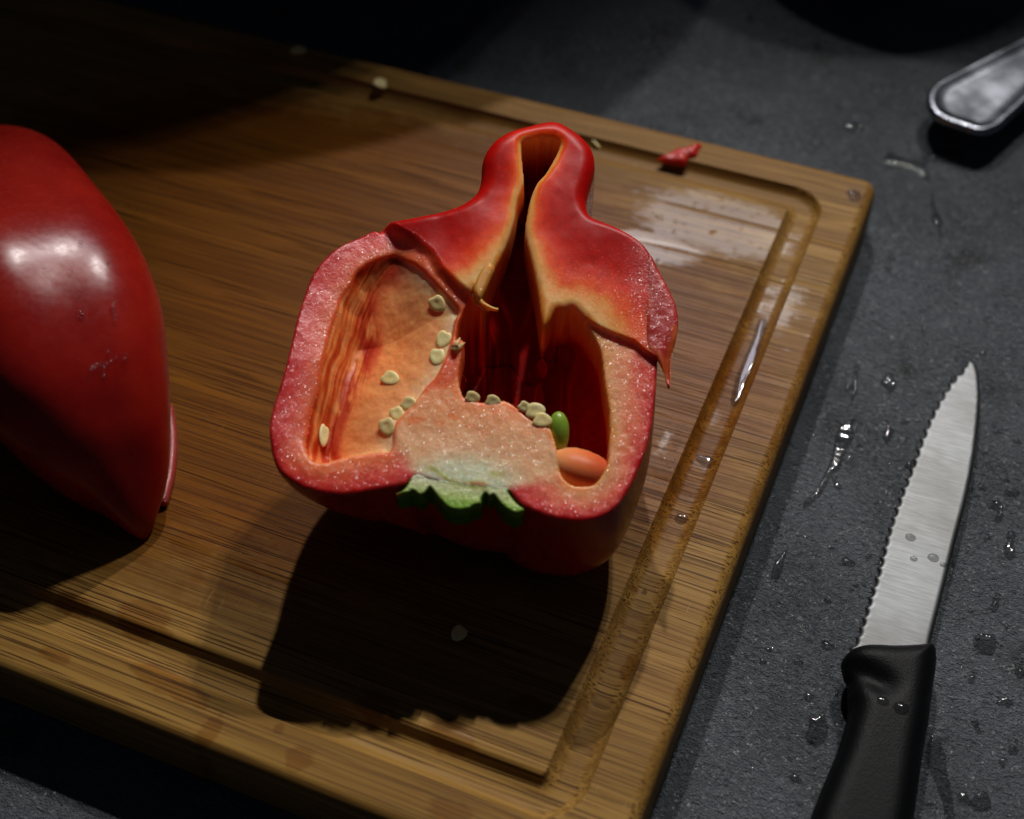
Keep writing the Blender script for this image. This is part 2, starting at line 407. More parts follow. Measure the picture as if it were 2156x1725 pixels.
# ------------------------------------------------------------------ cutting board: bamboo strips with a juice groove
BL, BW, THK = 0.36, 0.2444, 0.018
board = empty('cutting_board', (-BL / 2, -BW / 2, 0))
tag(board, 'bamboo cutting board with juice groove lying on the dark countertop', 'cutting board')
def rrect(X, Y, x0, x1, y0, y1, r):
    """positive inside"""
    cx, cyy = (x0 + x1) / 2, (y0 + y1) / 2; qx = np.abs(X - cx) - (x1 - x0) / 2 + r; qy = np.abs(Y - cyy) - (y1 - y0) / 2 + r
    return -(np.hypot(np.maximum(qx, 0), np.maximum(qy, 0)) + np.minimum(np.maximum(qx, qy), 0) - r)
GIN, GHW, GD = 0.0176, 0.0050, 0.0026        # groove centre line inset, half width, depth
def board_z(X, Y):
    d = rrect(X, Y, -BL, 0, -BW, 0, 0.005)
    R = 0.0034; e = np.clip(R - d, 0, R)
    z = TB - (R - np.sqrt(np.maximum(R * R - e * e, 0)))
    g = rrect(X, Y, -BL + GIN, -GIN, -BW + GIN, -GIN, 0.006)
    t = np.clip(np.abs(g) / GHW, 0, 1)
    return z - GD * (1 - t ** 3.6), d
dense = lambda a, b, s: np.arange(a, b, s)
xs = np.unique(np.r_[dense(-BL, -BL + 0.03, 0.0008), np.linspace(-BL + 0.03, -0.028, 60), dense(-0.028, -0.0045, 0.00035), dense(-0.0045, 0, 0.0002), 0.0].round(6))
joints = [0, -0.0152, -0.0330, -0.0530, -0.0745, -0.0955, -0.1150, -0.1355, -0.1532, -0.1785, -0.1990, -0.2192, -BW]
for a, b in zip(joints[1:], joints[:-1]):
    ys = np.unique(np.r_[np.arange(a, b, 0.0007 if (b > -0.03 or a < -BW + 0.03) else 0.0025), a, a + 0.00012, a + 0.00035, b - 0.00035, b - 0.00012, b].round(6))
    if b == 0: ys = np.unique(np.r_[ys, np.arange(-0.0045, 0, 0.0003)].round(6))
    if a == -BW: ys = np.unique(np.r_[ys, np.arange(-BW, -BW + 0.0045, 0.0003)].round(6))
    ys = ys[(ys >= a - 1e-9) & (ys <= b + 1e-9)]
    X, Y = np.meshgrid(xs, ys); Z, d = board_z(X, Y)
    # pull the outside of the rounded corners back onto the outline
    for _ in range(2):
        dd = rrect(X, Y, -BL, 0, -BW, 0, 0.005); eps = 1e-5
        gx = (rrect(X + eps, Y, -BL, 0, -BW, 0, 0.005) - dd) / eps; gy = (rrect(X, Y + eps, -BL, 0, -BW, 0, 0.005) - dd) / eps
        m = dd < 0; X = np.where(m, X - gx * dd, X); Y = np.where(m, Y - gy * dd, Y)
    Z, d = board_z(X, Y)
    jd = np.minimum(np.where(b < 0, b - Y, 1), np.where(a > -BW + 1e-6, Y - a, 1))
    jw = vnoise(X * 40, Y * 0 + b * 900, 5)
    Z = Z - np.clip(1 - jd / 0.0003, 0, 1) * (0.00001 + 0.00016 * sstep(0.6, 0.95, jw))
    ny, nx = X.shape; idx = np.arange(X.size).reshape(X.shape)
    top = np.c_[X.ravel(), Y.ravel(), Z.ravel()]
    F = np.stack([idx[:-1, :-1].ravel(), idx[:-1, 1:].ravel(), idx[1:, 1:].ravel(), idx[1:, :-1].ravel()], 1).tolist()
    loop = list(idx[0, :]) + list(idx[1:, -1]) + list(idx[-1, -2::-1]) + list(idx[-2:0:-1, 0])
    lowz = [0.0 + 0.0018] * len(loop)
    n0 = len(top); low = top[loop].copy(); low[:, 2] = 0.0020
    V = np.r_[top, low]; L = len(loop)
    inset = low.copy(); cxy = np.array([-BL / 2, -BW / 2]); 
    inset[:, 2] = 0.0; inset[:, 0] = cxy[0] + (low[:, 0] - cxy[0]) * (1 - 0.002 / (BL / 2)); inset[:, 1] = cxy[1] + (low[:, 1] - cxy[1]) * (1 - 0.002 / (BW / 2))
    V = np.r_[V, inset]
    for i in range(L):
        j = (i + 1) % L
        F.append([loop[i], n0 + i, n0 + j, loop[j]]); F.append([n0 + i, n0 + L + i, n0 + L + j, n0 + j])
    F.append([n0 + L + i for i in range(L)])
    so = obj('bamboo_strip', V, F, M_WOOD, board)
    me = so.data
    me.polygons[len(me.polygons) - 1].use_smooth = False
    try: me.set_sharp_from_angle(angle=math.radians(42))
    except Exception: pass

# ------------------------------------------------------------------ the pepper half in the middle
PA, PB, PC = 0.0430, -0.03, 0.25                       # cut plane: height, slope to the right, slope away
BASE = np.array([-0.065057, -0.15714731, 0.0])
NRM = UP - PB * RT - PC * FW
KN = TB + PA - PB * BASE @ RT - PC * BASE @ FW
NHAT = NRM / np.linalg.norm(NRM)
def cut(P, wmm=0.0):
    d = rays(P); t = (KN - CAM @ NRM) / (d @ NRM)
    return CAM + d * t[:, None] + NHAT * (np.asarray(wmm) * 0.001).reshape(-1, 1)
MMPX = 0.121
def cutw(P, wmm):
    """on the sheet lying wmm above the cut plane"""
    d = rays(P); k = KN + np.asarray(wmm) * 0.001 * np.linalg.norm(NRM); t = (k - CAM @ NRM) / (d @ NRM)
    return CAM + d * t[:, None]

OUT = catmull([(570,930),(569,905),(575,868),(590,818),(605,768),(617,712),(626,668),(640,620),(656,575),(681,538),(712,509),(750,485),(790,466),(821,460),(870,455),(920,446),(960,434),(988,417),(1005,398),(1013,372),(1015,342),(1023,319),(1042,295),(1072,275),(1110,261),(1145,251),(1175,250),(1202,264),(1230,285),(1249,310),(1254,340),(1249,370),(1240,402),(1236,430),(1246,456),(1290,480),(1338,509),(1364,537),(1377,575),(1384,630),(1385,690),(1384,745),(1382,800),(1379,840),(1374,885),(1364,932),(1348,978),(1328,1022),(1300,1065),(1268,1086),(1233,1095),(1199,1095),(1155,1086),(1115,1070),(1091,1054),(1074,1033),(1066,1028),(1010,1024),(960,1018),(905,1007),(877,1000),(864,1011),(849,1020),(815,1026),(779,1032),(723,1040),(679,1036),(631,1022),(591,994),(575,962)], 4)
CC = catmull([(1098,316),(1102,303),(1133,293),(1163,295),(1177,304),(1175,318),(1161,346),(1147,370),(1131,388),(1119,414),(1110,449),(1105,489),(1108,519),(1115,549),(1122,580),(1130,617),(1139,680),(1146,692),(1157,680),(1170,659),(1187,657),(1202,653),(1214,661),(1235,685),(1254,717),(1265,743),(1270,780),(1275,820),(1282,862),(1284,902),(1283,937),(1280,972),(1264,1005),(1245,1021),(1215,1023),(1192,1012),(1180,992),(1178,970),(1174,948),(1167,923),(1158,902),(1132,890),(1111,878),(1093,862),(1074,848),(1051,842),(1016,847),(981,838),(971,822),(966,797),(970,762),(977,727),(973,714),(963,722),(961,706),(968,673),(989,633),(1005,625),(1013,640),(1024,612),(1049,563),(1070,517),(1084,468),(1091,430),(1103,391),(1101,355)], 4)
LCp = [(655,967),(645,945),(644,925),(648,902),(651,878),(658,850),(668,820),(676,785),(682,750),(690,715),(700,675),(711,645),(716,619),(735,589),(749,562),(772,543),(796,532),(826,524),(849,536),(877,556),(903,582),(930,612),(955,638),(966,655),(957,672),(951,705),(947,722),(940,745),(930,766),(919,789),(898,810),(882,833),(865,852),(849,869),(833,887),(828,906),(828,932),(819,949),(798,950),(763,954),(725,961),(688,972),(670,973)]
LC = catmull(LCp, 4)
LLEFT = catmull(LCp[0:18], 4, False); LRIGHT = catmull(LCp[18:38], 4, False); LBOT = catmull(LCp[36:43] + LCp[:1], 4, False)
BP = np.array([(700,200),(700,330),(800,440),(821,457),(845,478),(877,496),(917,531),(936,566),(971,601),(990,618),(1012,652),(1080,645),(1120,692),(1146,697),(1160,683),(1172,661),(1202,655),(1216,663),(1240,676),(1265,692),(1298,706),(1335,720),(1361,744),(1395,766),(1500,766),(1500,200)], float)
PLA = np.array([(882,834),(966,797),(981,838),(1016,847),(1051,842),(1074,848),(1111,878),(1158,902),(1176,950),(1180,992),(1150,1010),(1067,1034),(960,1024),(875,1001),(850,972),(828,940),(828,906),(849,869)], float)
HB = 2.8                                                # the upper facet stands this many mm proud

def flesh_height(x, y, dout):
    """height above the cut plane in mm, plus the fields used for colour"""
    f = {}
    sc = sdf(x, y, CC); sl = sdf(x, y, LC); sb = sdf(x, y, BP)
    ll = pdist(x, y, LLEFT, False); lr = pdist(x, y, LRIGHT, False); lb = pdist(x, y, LBOT, False)
    neck = sstep(540, 400, y) * (sb > -30)
    ramp = np.where(x < 1010, 24.0, 7.0)
    hbs = np.where(x < 1010, 0.5 * sstep(800, 905, x) + 0.25 * sstep(915, 1010, x), 0.55 + 0.2 * sstep(1200, 1060, x))
    B = sstep(0, 1, (sb + ramp) / ramp)
    w = 0.5 * (fbm(x / 70, y / 70, 3) - 0.5) + 0.22 * (1 - 0.85 * B) * (fbm(x / 14, y / 14, 8) - 0.5) + HB * B * hbs
    # upper facet: gentle swell, shoulders rolling over at rim and at the inner lip
    w = w + B * (1.2 * (fbm(x / 130, y / 100, 12, 1) - 0.5))
    ro = 10 + 26 * neck
    e = np.clip(1 - dout / ro, 0, 1); w = w - (0.55 + 3.4 * neck) * (1 - sstep(862, 880, x) * sstep(1082, 1066, x) * (y > 985)) * (1 - np.sqrt(np.maximum(1 - e * e, 0)))
    dc = np.maximum(-sc, 0); ri = 7 + 12 * B
    e = np.clip(1 - dc / ri, 0, 1); w = w - (0.5 + 1.6 * B) * (1 - np.sqrt(np.maximum(1 - e * e, 0)))
    dl = np.maximum(-sl, 0)
    e = np.clip(1 - dl / 8, 0, 1); w = w - 0.6 * e * e * (sc < 0)
    # deep central cavity
    wob = 3 * (fbm(x / 9, y / 60, 21) - 0.5)
    D = 27.0 - 12 * sstep(620, 380, y)
    cav = np.where(sc > 0, 0.5 + 1.6 * B + D * (1 - np.exp(-np.maximum(sc + wob * sstep(0, 8, sc), 0) / 5.0)), 0)
    # left chamber: two slopes meeting in a valley
    a, b, c = 1.5 * ll, 0.36 * lr, 2.6 * lb; k = 12.0
    sm = -k * np.log(np.exp(-a / k) + np.exp(-b / k) + np.exp(-c / k))
    sm = np.maximum(sm + 0, 0)
    s = 0.6 * ll + 0.4 * (x + 0.28 * y - 830) + 16 * (fbm(x / 140, y / 90, 31) - 0.5) + 3 * (fbm(x / 40, y / 34, 35) - 0.5)
    fib = vnoise(s / 2.6, y / 70, 41) * 0.45 + vnoise(s / 6.0, y / 110, 43) * 0.35 + vnoise(x / 9, y / 26, 44) * 0.2
    left = sstep(12, -26, 0.62 * ll - 0.42 * lr + 14 * (fbm(x / 18, y / 40, 37) - 0.5)) * (sl > 0)
    chd = np.where(sl > 0, 0.6 + sm * MMPX, 0)
    chd = chd - np.where(sl > 0, left * (fib - 0.4) * 0.34 * sstep(0, 14, ll) + (1 - left) * 0.5 * (fbm(x / 24, y / 24, 51) - 0.5), 0)
    lt = sstep(760, 700, x + 0.25 * np.maximum(y - 700, 0) * 0) * (sl <= 0) * (1 - B) * sstep(990, 900, y)
    w = w - lt * 0.24 * np.minimum(dout, 95) * MMPX + lt * 1.2 - 0.10 * np.maximum(760 - y, 0) * MMPX * sstep(905, 820, x) * (1 - B)
    w = w - cav - chd
    f.update(sc=sc, sl=sl, sb=sb, ll=ll, lr=lr, lb=lb, B=B, neck=neck, fib=fib, left=left, dc=dc, dl=dl, dout=dout)
    return w, f

def ramp(t, stops):
    ts = [s[0] for s in stops]; cs = np.array([s[1] for s in stops], float)
    return np.stack([np.interp(t, ts, cs[:, i]) for i in range(3)], -1)
def lerp(a, b, t): return a + (np.asarray(b, float) - a) * t[:, None]
def flesh_colour(x, y, f):
    din = np.minimum(np.where(f['sc'] > 0, 0, f['dc']), np.where(f['sl'] > 0, 0, f['dl']))
    t = f['dout'] / (f['dout'] + din + 1e-6)
    t = np.clip(t + 0.35 * (fbm(x / 22, y / 22, 61) - 0.5), 0, 1)
    right = sstep(1090, 1200, x)
    cl = ramp(t, [(0, (190, 30, 36)), (0.12, (208, 64, 66)), (0.5, (224, 104, 94)), (0.8, (228, 120, 92)), (1, (220, 108, 62))])
    cr = ramp(t, [(0, (190, 34, 34)), (0.15, (212, 80, 70)), (0.45, (230, 134, 100)), (0.8, (236, 172, 128)), (1, (232, 162, 98))])
    bottom = sstep(900, 980, y) * sstep(880, 760, x)
    cl = lerp(cl, ramp(t, [(0, (192, 34, 34)), (0.3, (216, 84, 66)), (0.7, (230, 132, 90)), (1, (234, 150, 98))]), bottom)
    c = cl + (cr - cl) * right[:, None]
    # placenta / core
    pl = sdf(x, y, PLA); p = sstep(-14, 16, pl + 18 * (fbm(x / 26, y / 26, 71) - 0.5))
    core = np.tile(np.array([246, 190, 148.]), (len(x), 1))
    core = lerp(core, (236, 132, 74), 0.8 * sstep(0.60, 0.72, fbm(x / 30, y / 14, 75)) * sstep(930, 880, y))
    gw = np.exp(-(((x - 972) / 122) ** 2 + ((y - 1018) / 62) ** 2) ** 1.5)
    core = lerp(core, (228, 230, 200), np.clip(gw * 1.2, 0, 1))
    vein = np.exp(-((y - (985 + 34 * sstep(900, 965, x) + 0 * x)) / 6.0) ** 2) * sstep(895, 912, x) * sstep(1045, 1000, x)
    core = lerp(core, (176, 176, 84), 0.75 * vein * (0.5 + fbm(x / 8, y / 8, 77)))
    g2 = np.exp(-(((x - 1045) / 15) ** 2 + ((y - 998) / 7) ** 2)); core = lerp(core, (196, 186, 110), 0.7 * g2)
    rim = sstep(10, 0, f['dc']) * (f['sc'] < 0)
    core = lerp(core, (238, 142, 76), 0.7 * rim)
    core = lerp(core, (240, 158, 104), 0.55 * sstep(930, 860, y))
    c = c + (core - c) * p[:, None]
    # upper facet with the neck
    cw = np.interp(y, [300, 400, 480, 560, 640, 700], [7, 12, 17, 34, 56, 64])
    cw = np.where(x < 1090, cw * 1.15, cw)
    q = (f['dc'] + 26 * (fbm(x / 24, y / 40, 81) - 0.5) * np.clip(cw / 30, 0.2, 1.4)) / cw
    bf = ramp(q, [(0, (240, 150, 70)), (0.35, (244, 190, 130)), (0.8, (242, 162, 92)), (1.3, (230, 98, 36)), (2.3, (206, 52, 20)), (3.8, (182, 28, 15)), (8, (164, 17, 14))])
    bf = lerp(bf, (172, 22, 18), sstep(16, 3, f['dout']))
    c = c + (bf - c) * sstep(0.35, 0.8, f['B'])[:, None]
    riser = f['B'] * (1 - f['B']) * 4 * (x < 1010)
    c = lerp(c, (196, 80, 36), np.clip(riser, 0, 1) * 0.7)
    # chamber
    ch = f['sl'] > 0
    septum = ramp(f['lr'] + 20 * (fbm(x / 30, y / 30, 91) - 0.5), [(0, (250, 208, 174)), (14, (250, 196, 152)), (34, (248, 174, 122)), (100, (244, 156, 100))])
    top = sstep(600, 540, y) * sstep(880, 810, x)
    septum = lerp(septum, (150, 34, 22), top)
    fibc = ramp(f['fib'], [(0.15, (160, 40, 20)), (0.42, (204, 98, 50)), (0.6, (230, 146, 88)), (0.8, (238, 168, 112))])
    redd = sstep(0.40, 0.62, fbm(x / 16, y / 60, 95) + 0.12 * sstep(30, 80, f['ll'])); fibc = lerp(fibc, (160, 30, 18), 0.75 * redd * sstep(20, 64, f['ll']))
    low = sstep(850, 920, y); fibc = lerp(fibc, (172, 32, 14), 0.55 * low * sstep(0.7, 0.4, f['fib']))
    chc = septum + (fibc - septum) * f['left'][:, None]
    c = np.where(ch[:, None], chc, c)
    # cavity
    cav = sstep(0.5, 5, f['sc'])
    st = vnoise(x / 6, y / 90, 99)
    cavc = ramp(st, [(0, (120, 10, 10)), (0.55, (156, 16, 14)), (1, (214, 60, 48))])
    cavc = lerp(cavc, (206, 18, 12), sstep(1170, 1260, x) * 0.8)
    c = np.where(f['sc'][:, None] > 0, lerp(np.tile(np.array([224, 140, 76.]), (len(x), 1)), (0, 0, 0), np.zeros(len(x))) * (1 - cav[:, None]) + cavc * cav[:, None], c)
    c = c * (0.93 + 0.14 * fbm(x / 7, y / 7, 103))[:, None]
    g = c.mean(1, keepdims=True); c = (g + (c - g) * 1.16) * 1.0
    return srgb(np.clip(c, 0, 255))

half = empty('bell_pepper_half', tuple(at(1010, 1010)))
tag(half, 'halved red bell pepper with its cut side up showing core and seeds on board', 'bell pepper')
gp, gF, gd, gbe = clipgrid(OUT, 2.3)
wtop, ff = flesh_height(gp[:, 0], gp[:, 1], gd)
# the cavity widens under its rim
_e = 1.5
_gx = (sdf(gp[:, 0] + _e, gp[:, 1], CC) - ff['sc']) / _e; _gy = (sdf(gp[:, 0], gp[:, 1] + _e, CC) - ff['sc']) / _e
_o = np.where(ff['sc'] > 0, 30 * sstep(1.0, 7, ff['sc']) * sstep(30, 10, ff['sc']), 0) * sstep(330, 480, gp[:, 1]) * sstep(30, 95, np.hypot(gp[:, 0] - 1008, gp[:, 1] - 640))
ftop = cut(gp - np.c_[_gx, _gy] * _o[:, None], wtop)
ftop[:, 2] = np.maximum(ftop[:, 2], TB + 0.0035)
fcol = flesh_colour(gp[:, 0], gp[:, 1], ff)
bumpy = np.where(ff['sb'] > 0, 0.16 + 0.84 * sstep(1300, 1370, gp[:, 0]) + 0.35 * sstep(520, 620, gp[:, 1]), 1.0)
bumpy = np.where(ff['sl'] > 0, 0.25, bumpy); bumpy = np.where(ff['sc'] > 0, 0.15, bumpy); bumpy = np.clip(bumpy, 0, 1)

# outer wall, lofted from the cut rim down to the board
CB = at(1010, 1050)
def wall(off, nring=26):
    N = len(OUT)
    d0 = np.zeros(N); wr, _ = flesh_height(OUT[:, 0], OUT[:, 1], d0)
    top = cut(OUT, wr)
    ang = np.arctan2(OUT[:, 1] - 780, OUT[:, 0] - 1000)          # image angle, +90 deg = towards the camera
    deg = np.degrees(ang)
    nexp = np.interp(deg, [-180, -90, -20, 20, 50, 75, 95, 115, 135, 155, 180], [1.5, 2.0, 2.4, 2.6, 2.8, 3.1, 3.1, 2.7, 1.55, 1.4, 1.5])
    bul = np.interp(deg, [-180, -90, 0, 45, 60, 90, 120, 150, 180], [0.02, 0.0, 0.05, 0.09, 0.09, 0.05, 0.03, 0.03, 0.02])
    lobe = 0.035 * np.cos(np.radians(deg - 75) * 3)
    rings = []
    for j in range(nring):
        ph = (j / (nring - 1)) * math.pi / 2 * 0.985
        k = np.cos(ph) ** (2 / nexp) ; dr = np.sin(ph) ** (2 / nexp)
        k = k * (1 + (bul + lobe * math.sin(ph)) * math.sin(2 * ph))
        xy = CB[:2] + (top[:, :2] - CB[:2]) * k[:, None]
        if off:
            r = xy - CB[:2]; xy = xy + r / (np.linalg.norm(r, axis=1)[:, None] + 1e-9) * off
        z = top[:, 2] + (TB - 0.0004 - off - top[:, 2]) * dr
        rings.append(np.c_[xy, np.maximum(z, TB - 0.0003)])
    V = np.concatenate(rings + [[[CB[0], CB[1], TB]]]); F = []
    for j in range(nring - 1):
        for i in range(N):
            i2 = (i + 1) % N; F.append([j * N + i, (j + 1) * N + i, (j + 1) * N + i2, j * N + i2])
    L = len(V) - 1
    for i in range(N): F.append([(nring - 1) * N + i, L, (nring - 1) * N + (i + 1) % N])
    return V, F
wv, wf = wall(-0.0003)
nF = len(ftop)
fl = obj('flesh', np.r_[ftop, wv], [f[::-1] for f in gF.tolist()] + [[a + nF for a in f] for f in wf], M_FLESH, half,
         col=np.r_[np.c_[fcol, bumpy], np.tile(np.r_[srgb((165, 22, 18)), 0.2], (len(wv), 1))])
tag(fl, 'glistening pink and orange cut flesh')
sv, sf = wall(0.0)
sk = obj('skin', sv, sf, M_SKIN, half)

# flap of the upper facet sticking out on the right
FLAP = catmull([(1290,700),(1335,719),(1361,744),(1383,761),(1397,787),(1410,815),(1412,765),(1417,742),(1424,712),(1427,680),(1421,645),(1402,604),(1385,572),(1366,538),(1345,530),(1315,560),(1296,640)], 4)
def flap_top(p, d):
    e = np.clip(1 - d / 16, 0, 1)
    drop = sstep(1388, 1412, p[:, 0]) * sstep(700, 800, p[:, 1]) * 2.4
    wmm = HB * 0.55 + 0.1 - 0.7 * (1 - np.sqrt(np.maximum(1 - e * e, 0))) - drop + 0.3 * (fbm(p[:, 0] / 14, p[:, 1] / 14, 111) - 0.5) - 1.8 * sstep(1368, 1335, p[:, 0])
    return cut(p, wmm)
V, F, n, pts, d = slab(FLAP, 2.6, flap_top, lambda p, d: cut(p, HB * 0.55 - 1.8 * np.clip(d / 8, 0, 1) - 1.2))
stp = vnoise(pts[:, 0] / 7 + pts[:, 1] / 50, pts[:, 1] / 80, 5)
cc = ramp(stp, [(0.2, (160, 22, 16)), (0.6, (184, 40, 24)), (0.85, (206, 84, 40))])
cc = lerp(cc, (188, 52, 48), sstep(1340, 1400, pts[:, 0]))
cc = lerp(cc, (214, 100, 46), sstep(20, 4, d) * (pts[:, 1] > 690))
cc = np.r_[cc, np.tile(np.array([196, 70, 30.]), (n, 1))]
obj('flap', V, [f[::-1] for f in F], M_FLESH, half, col=srgb(cc))

# torn lip and thread by the inner edge
LIP = catmull([(1041,578),(1030,606),(1022,624),(1010,644),(1000,634),(997,620),(1003,600),(1014,580),(1030,566)], 4)
V, F, n, pts, d = slab(LIP, 2.2, lambda p, d: cut(p, HB + 0.5 - 0.9 * np.clip(1 - d / 8, 0, 1) ** 2), lambda p, d: cut(p, HB - 1.4 + 0 * d))
obj('torn_lip', V, [f[::-1] for f in F], M_FLESH, half, col=np.tile(srgb((226, 160, 72)), (2 * n, 1)))
th = cut(catmull([(1008,638),(1016,648),(1028,655),(1040,660),(1049,661)], 4, False), HB - 1.0)
V, F = tube(th, np.linspace(0.0007, 0.0004, len(th))); obj('torn_thread', V, F, M_FLESH, half, col=np.tile(srgb((222, 158, 58)), (len(V), 1)))
th = cut(catmull([(996,622),(1004,642),(1018,654),(1032,659)], 4, False), HB - 1.8)
V, F = tube(th, np.linspace(0.0006, 0.0002, len(th))); obj('torn_thread', V, F, M_FLESH, half, col=np.tile(srgb((214, 158, 104)), (len(V), 1)))
for (a, b) in (((955,742),(979,722)), ((958,735),(969,712))):
    V, F = tube(cut([a, ((a[0]+b[0])/2, (a[1]+b[1])/2), b], 0.2), [0.0012, 0.0008, 0.0001]); obj('torn_tip', V, F, M_FLESH, half, col=np.tile(srgb((224, 178, 120)), (len(V), 1)))

# green calyx with the cut stem
CAL = [(877,1000),(905,1007),(960,1018),(1010,1024),(1066,1028),(1070,1036),(1078,1047),(1090,1061),(1104,1073),(1087,1081),(1070,1074),(1057,1063),(1047,1051),(1040,1042),(1030,1045),(1022,1038),(1014,1049),(1013,1060),(999,1064),(987,1071),(969,1074),(950,1071),(937,1063),(924,1049),(914,1036),(905,1026),(900,1032),(892,1040),(882,1041),(869,1033),(857,1038),(834,1038),(846,1033),(857,1021),(863,1010)]
CALs = catmull(CAL, 4)
def cal_top(p, d): return cut(p, 0.06 - 0.35 * np.clip(1 - d / 6, 0, 1) ** 2 * (p[:, 1] > 1012 + 0.14 * (p[:, 0] - 877)) * (1 - (p[:, 0] < 890) * (p[:, 1] < 1008)) + 0.25 * (fbm(p[:, 0] / 9, p[:, 1] / 9, 121) - 0.5))
V, F, n, pts, d = slab(CALs, 1.7, cal_top, lambda p, d: cut(p, -8.5 + 0 * d))
t = np.clip((pts[:, 1] - 1004 - 0.11 * (pts[:, 0] - 877)) / 46, 0, 1)
cc = ramp(t, [(0, (232, 228, 190)), (0.4, (212, 222, 160)), (0.8, (178, 206, 108)), (1, (140, 184, 66))])
cc = lerp(cc, (74, 118, 26), sstep(5, 1.0, d) * (t > 0.1))
vein = np.exp(-((pts[:, 1] - (1018 + 10 * np.sin((pts[:, 0] - 950) / 40))) / 4.0) ** 2) * ((pts[:, 0] > 950) & (pts[:, 0] < 1030))
cc = lerp(cc, (176, 178, 84), 0.6 * vein)
cc = np.r_[cc, np.tile(np.array([64, 140, 22.]), (n, 1))]
cal = obj('calyx', V, [f[::-1] for f in F], M_STEM, half, col=srgb(cc))
tag(cal, 'green cut stem cap')
def resample(P, n):
    s = np.r_[0, np.cumsum(np.hypot(*np.diff(P, axis=0).T))]; u = np.linspace(0, s[-1], n)
    return np.c_[np.interp(u, s, P[:, 0]), np.interp(u, s, P[:, 1])]
# inner fold at the bottom of the right cavity
V, F = ellipsoid(24, 16)
c0 = cutw([(1224, 1000)], -6)[0]; ex = cutw([(1304, 1010)], -6)[0] - c0; ey = (cutw([(1212, 943)], -4)[0] - c0)
ez = np.cross(ex, ey); ez = ez / np.linalg.norm(ez) * 0.007
V = c0 + V[:, :1] * ex * (1.05 + 0.15 * V[:, 1:2]) + V[:, 1:2] * ey * (1 - 0.25 * V[:, :1] ** 2) + V[:, 2:3] * ez
tt_ = np.clip((V - c0) @ ex / (ex @ ex) * 0.5 + 0.5, 0, 1)
obj('inner_fold', V, F, M_FLESH, half, col=np.c_[srgb(ramp(tt_, [(0, (246, 176, 118)), (0.5, (234, 128, 74)), (1, (186, 60, 32))])), np.full(len(V), 0.12)])
# small green fruitlet
M_GREEN = mat_simple('fruitlet_green', (0.28, 0.46, 0.045), 0.3, 400, 0.1, 0.0003, Subsurface_Weight=0.25, Subsurface_Scale=0.002)
V, F = ellipsoid(24, 16)
c0 = cut([(1178, 902)], -2.5)[0]; up_ = cut([(1176, 864)], -0.6)[0] - c0; ax = cut([(1200, 902)], -2.5)[0] - c0
az = np.cross(ax, up_); az = az / np.linalg.norm(az) * np.linalg.norm(ax)
r = 1 + 0.12 * V[:, 2:3]
V = c0 + V[:, 2:3] * up_ + (V[:, :1] * ax + V[:, 1:2] * az) * r
fr = obj('green_fruitlet', V, F, M_GREEN, half); tag(fr, 'tiny green immature fruit inside the right cavity')
M_BROWN = mat_simple('dry_tip', (0.16, 0.09, 0.03), 0.6, 900)
tp = c0 + up_ * 1.0
V, F = ellipsoid(10, 6); obj('dry_tip', tp + V * 0.0007 * np.array([1.5, 1.1, 0.7]), F, M_BROWN, fr).location = -np.array(half.location) * 0
for ch in fr.children: ch.location = (0, 0, 0)

# seeds: one flat kidney shape, copied
def seedshape(V):
    V = V.copy(); x, y, z = V.T
    notch = np.exp(-((x - 1) ** 2 + y ** 2) / 0.18)
    x2 = x - 0.26 * notch + 0.10 * y; y2 = y * (1 + 0.12 * x); z2 = z * (1 - 0.55 * np.exp(-(x * x + y * y) / 0.35))
    return np.c_[x2, y2, z2]
Vs, Fs = ellipsoid(24, 14, seedshape)
SEEDME = mesh('seed', Vs * np.array([0.0023, 0.0019, 0.00048]), Fs); SEEDME.materials.append(M_SEED)
def place(me, name, loc, xdir, ndir, scale=(1, 1, 1), parent=None):
    n = np.array(ndir, float); n /= np.linalg.norm(n); x = np.array(xdir, float); x = x - n * (x @ n); x /= np.linalg.norm(x); y = np.cross(n, x)
    o = bpy.data.objects.new(name, me); COL.objects.link(o)
    m = Matrix(((x[0], y[0], n[0]), (x[1], y[1], n[1]), (x[2], y[2], n[2])))
    o.rotation_euler = m.to_euler(); o.scale = scale
    if parent is not None: o.parent = parent; o.location = np.asarray(loc) - np.array(parent.location)
    else: o.location = loc
    return o
_q = (ftop - CAM) @ RM.T; _scr = _q[:, :2] / _q[:, 2:] * FPX + (CX, CY)
def hit(px, py):
    """nearest modelled surface point on the sight line of a traced seed, with its normal"""
    d2 = np.hypot(*(_scr - (px, py)).T); k = np.where(d2 < 4)[0]
    if not len(k): k = np.array([d2.argmin()])
    i = k[np.argmin(_q[k, 2])]; X = ftop[i]
    nb = ftop[np.linalg.norm(ftop - X, axis=1) < 0.002]; u_, s_, vt = np.linalg.svd(nb - nb.mean(0), full_matrices=False); n = vt[2]
    return X, n if n[2] > 0 else -n
SEEDS = [(918, 640, 110, 1.05, 0.35), (932, 714, 60, 1.05, 0.3), (919, 750, 80, 1.05, 0.3), (820, 796, 140, 1.05, 0.4), (858, 851, 150, 0.95, 1.1), (834, 871, 110, 0.9, 0.8), (815, 896, 100, 1.1, 0.6), (683, 916, 95, 1.3, 0.5),
         (994, 838, 160, 0.8, 1.2), (1037, 846, 160, 0.8, 1.2), (1104, 858, 140, 0.7, 1.1), (1126, 866, 175, 1.05, 0.5), (1141, 886, 160, 1.0, 0.4)]
R_s = random.Random(5)
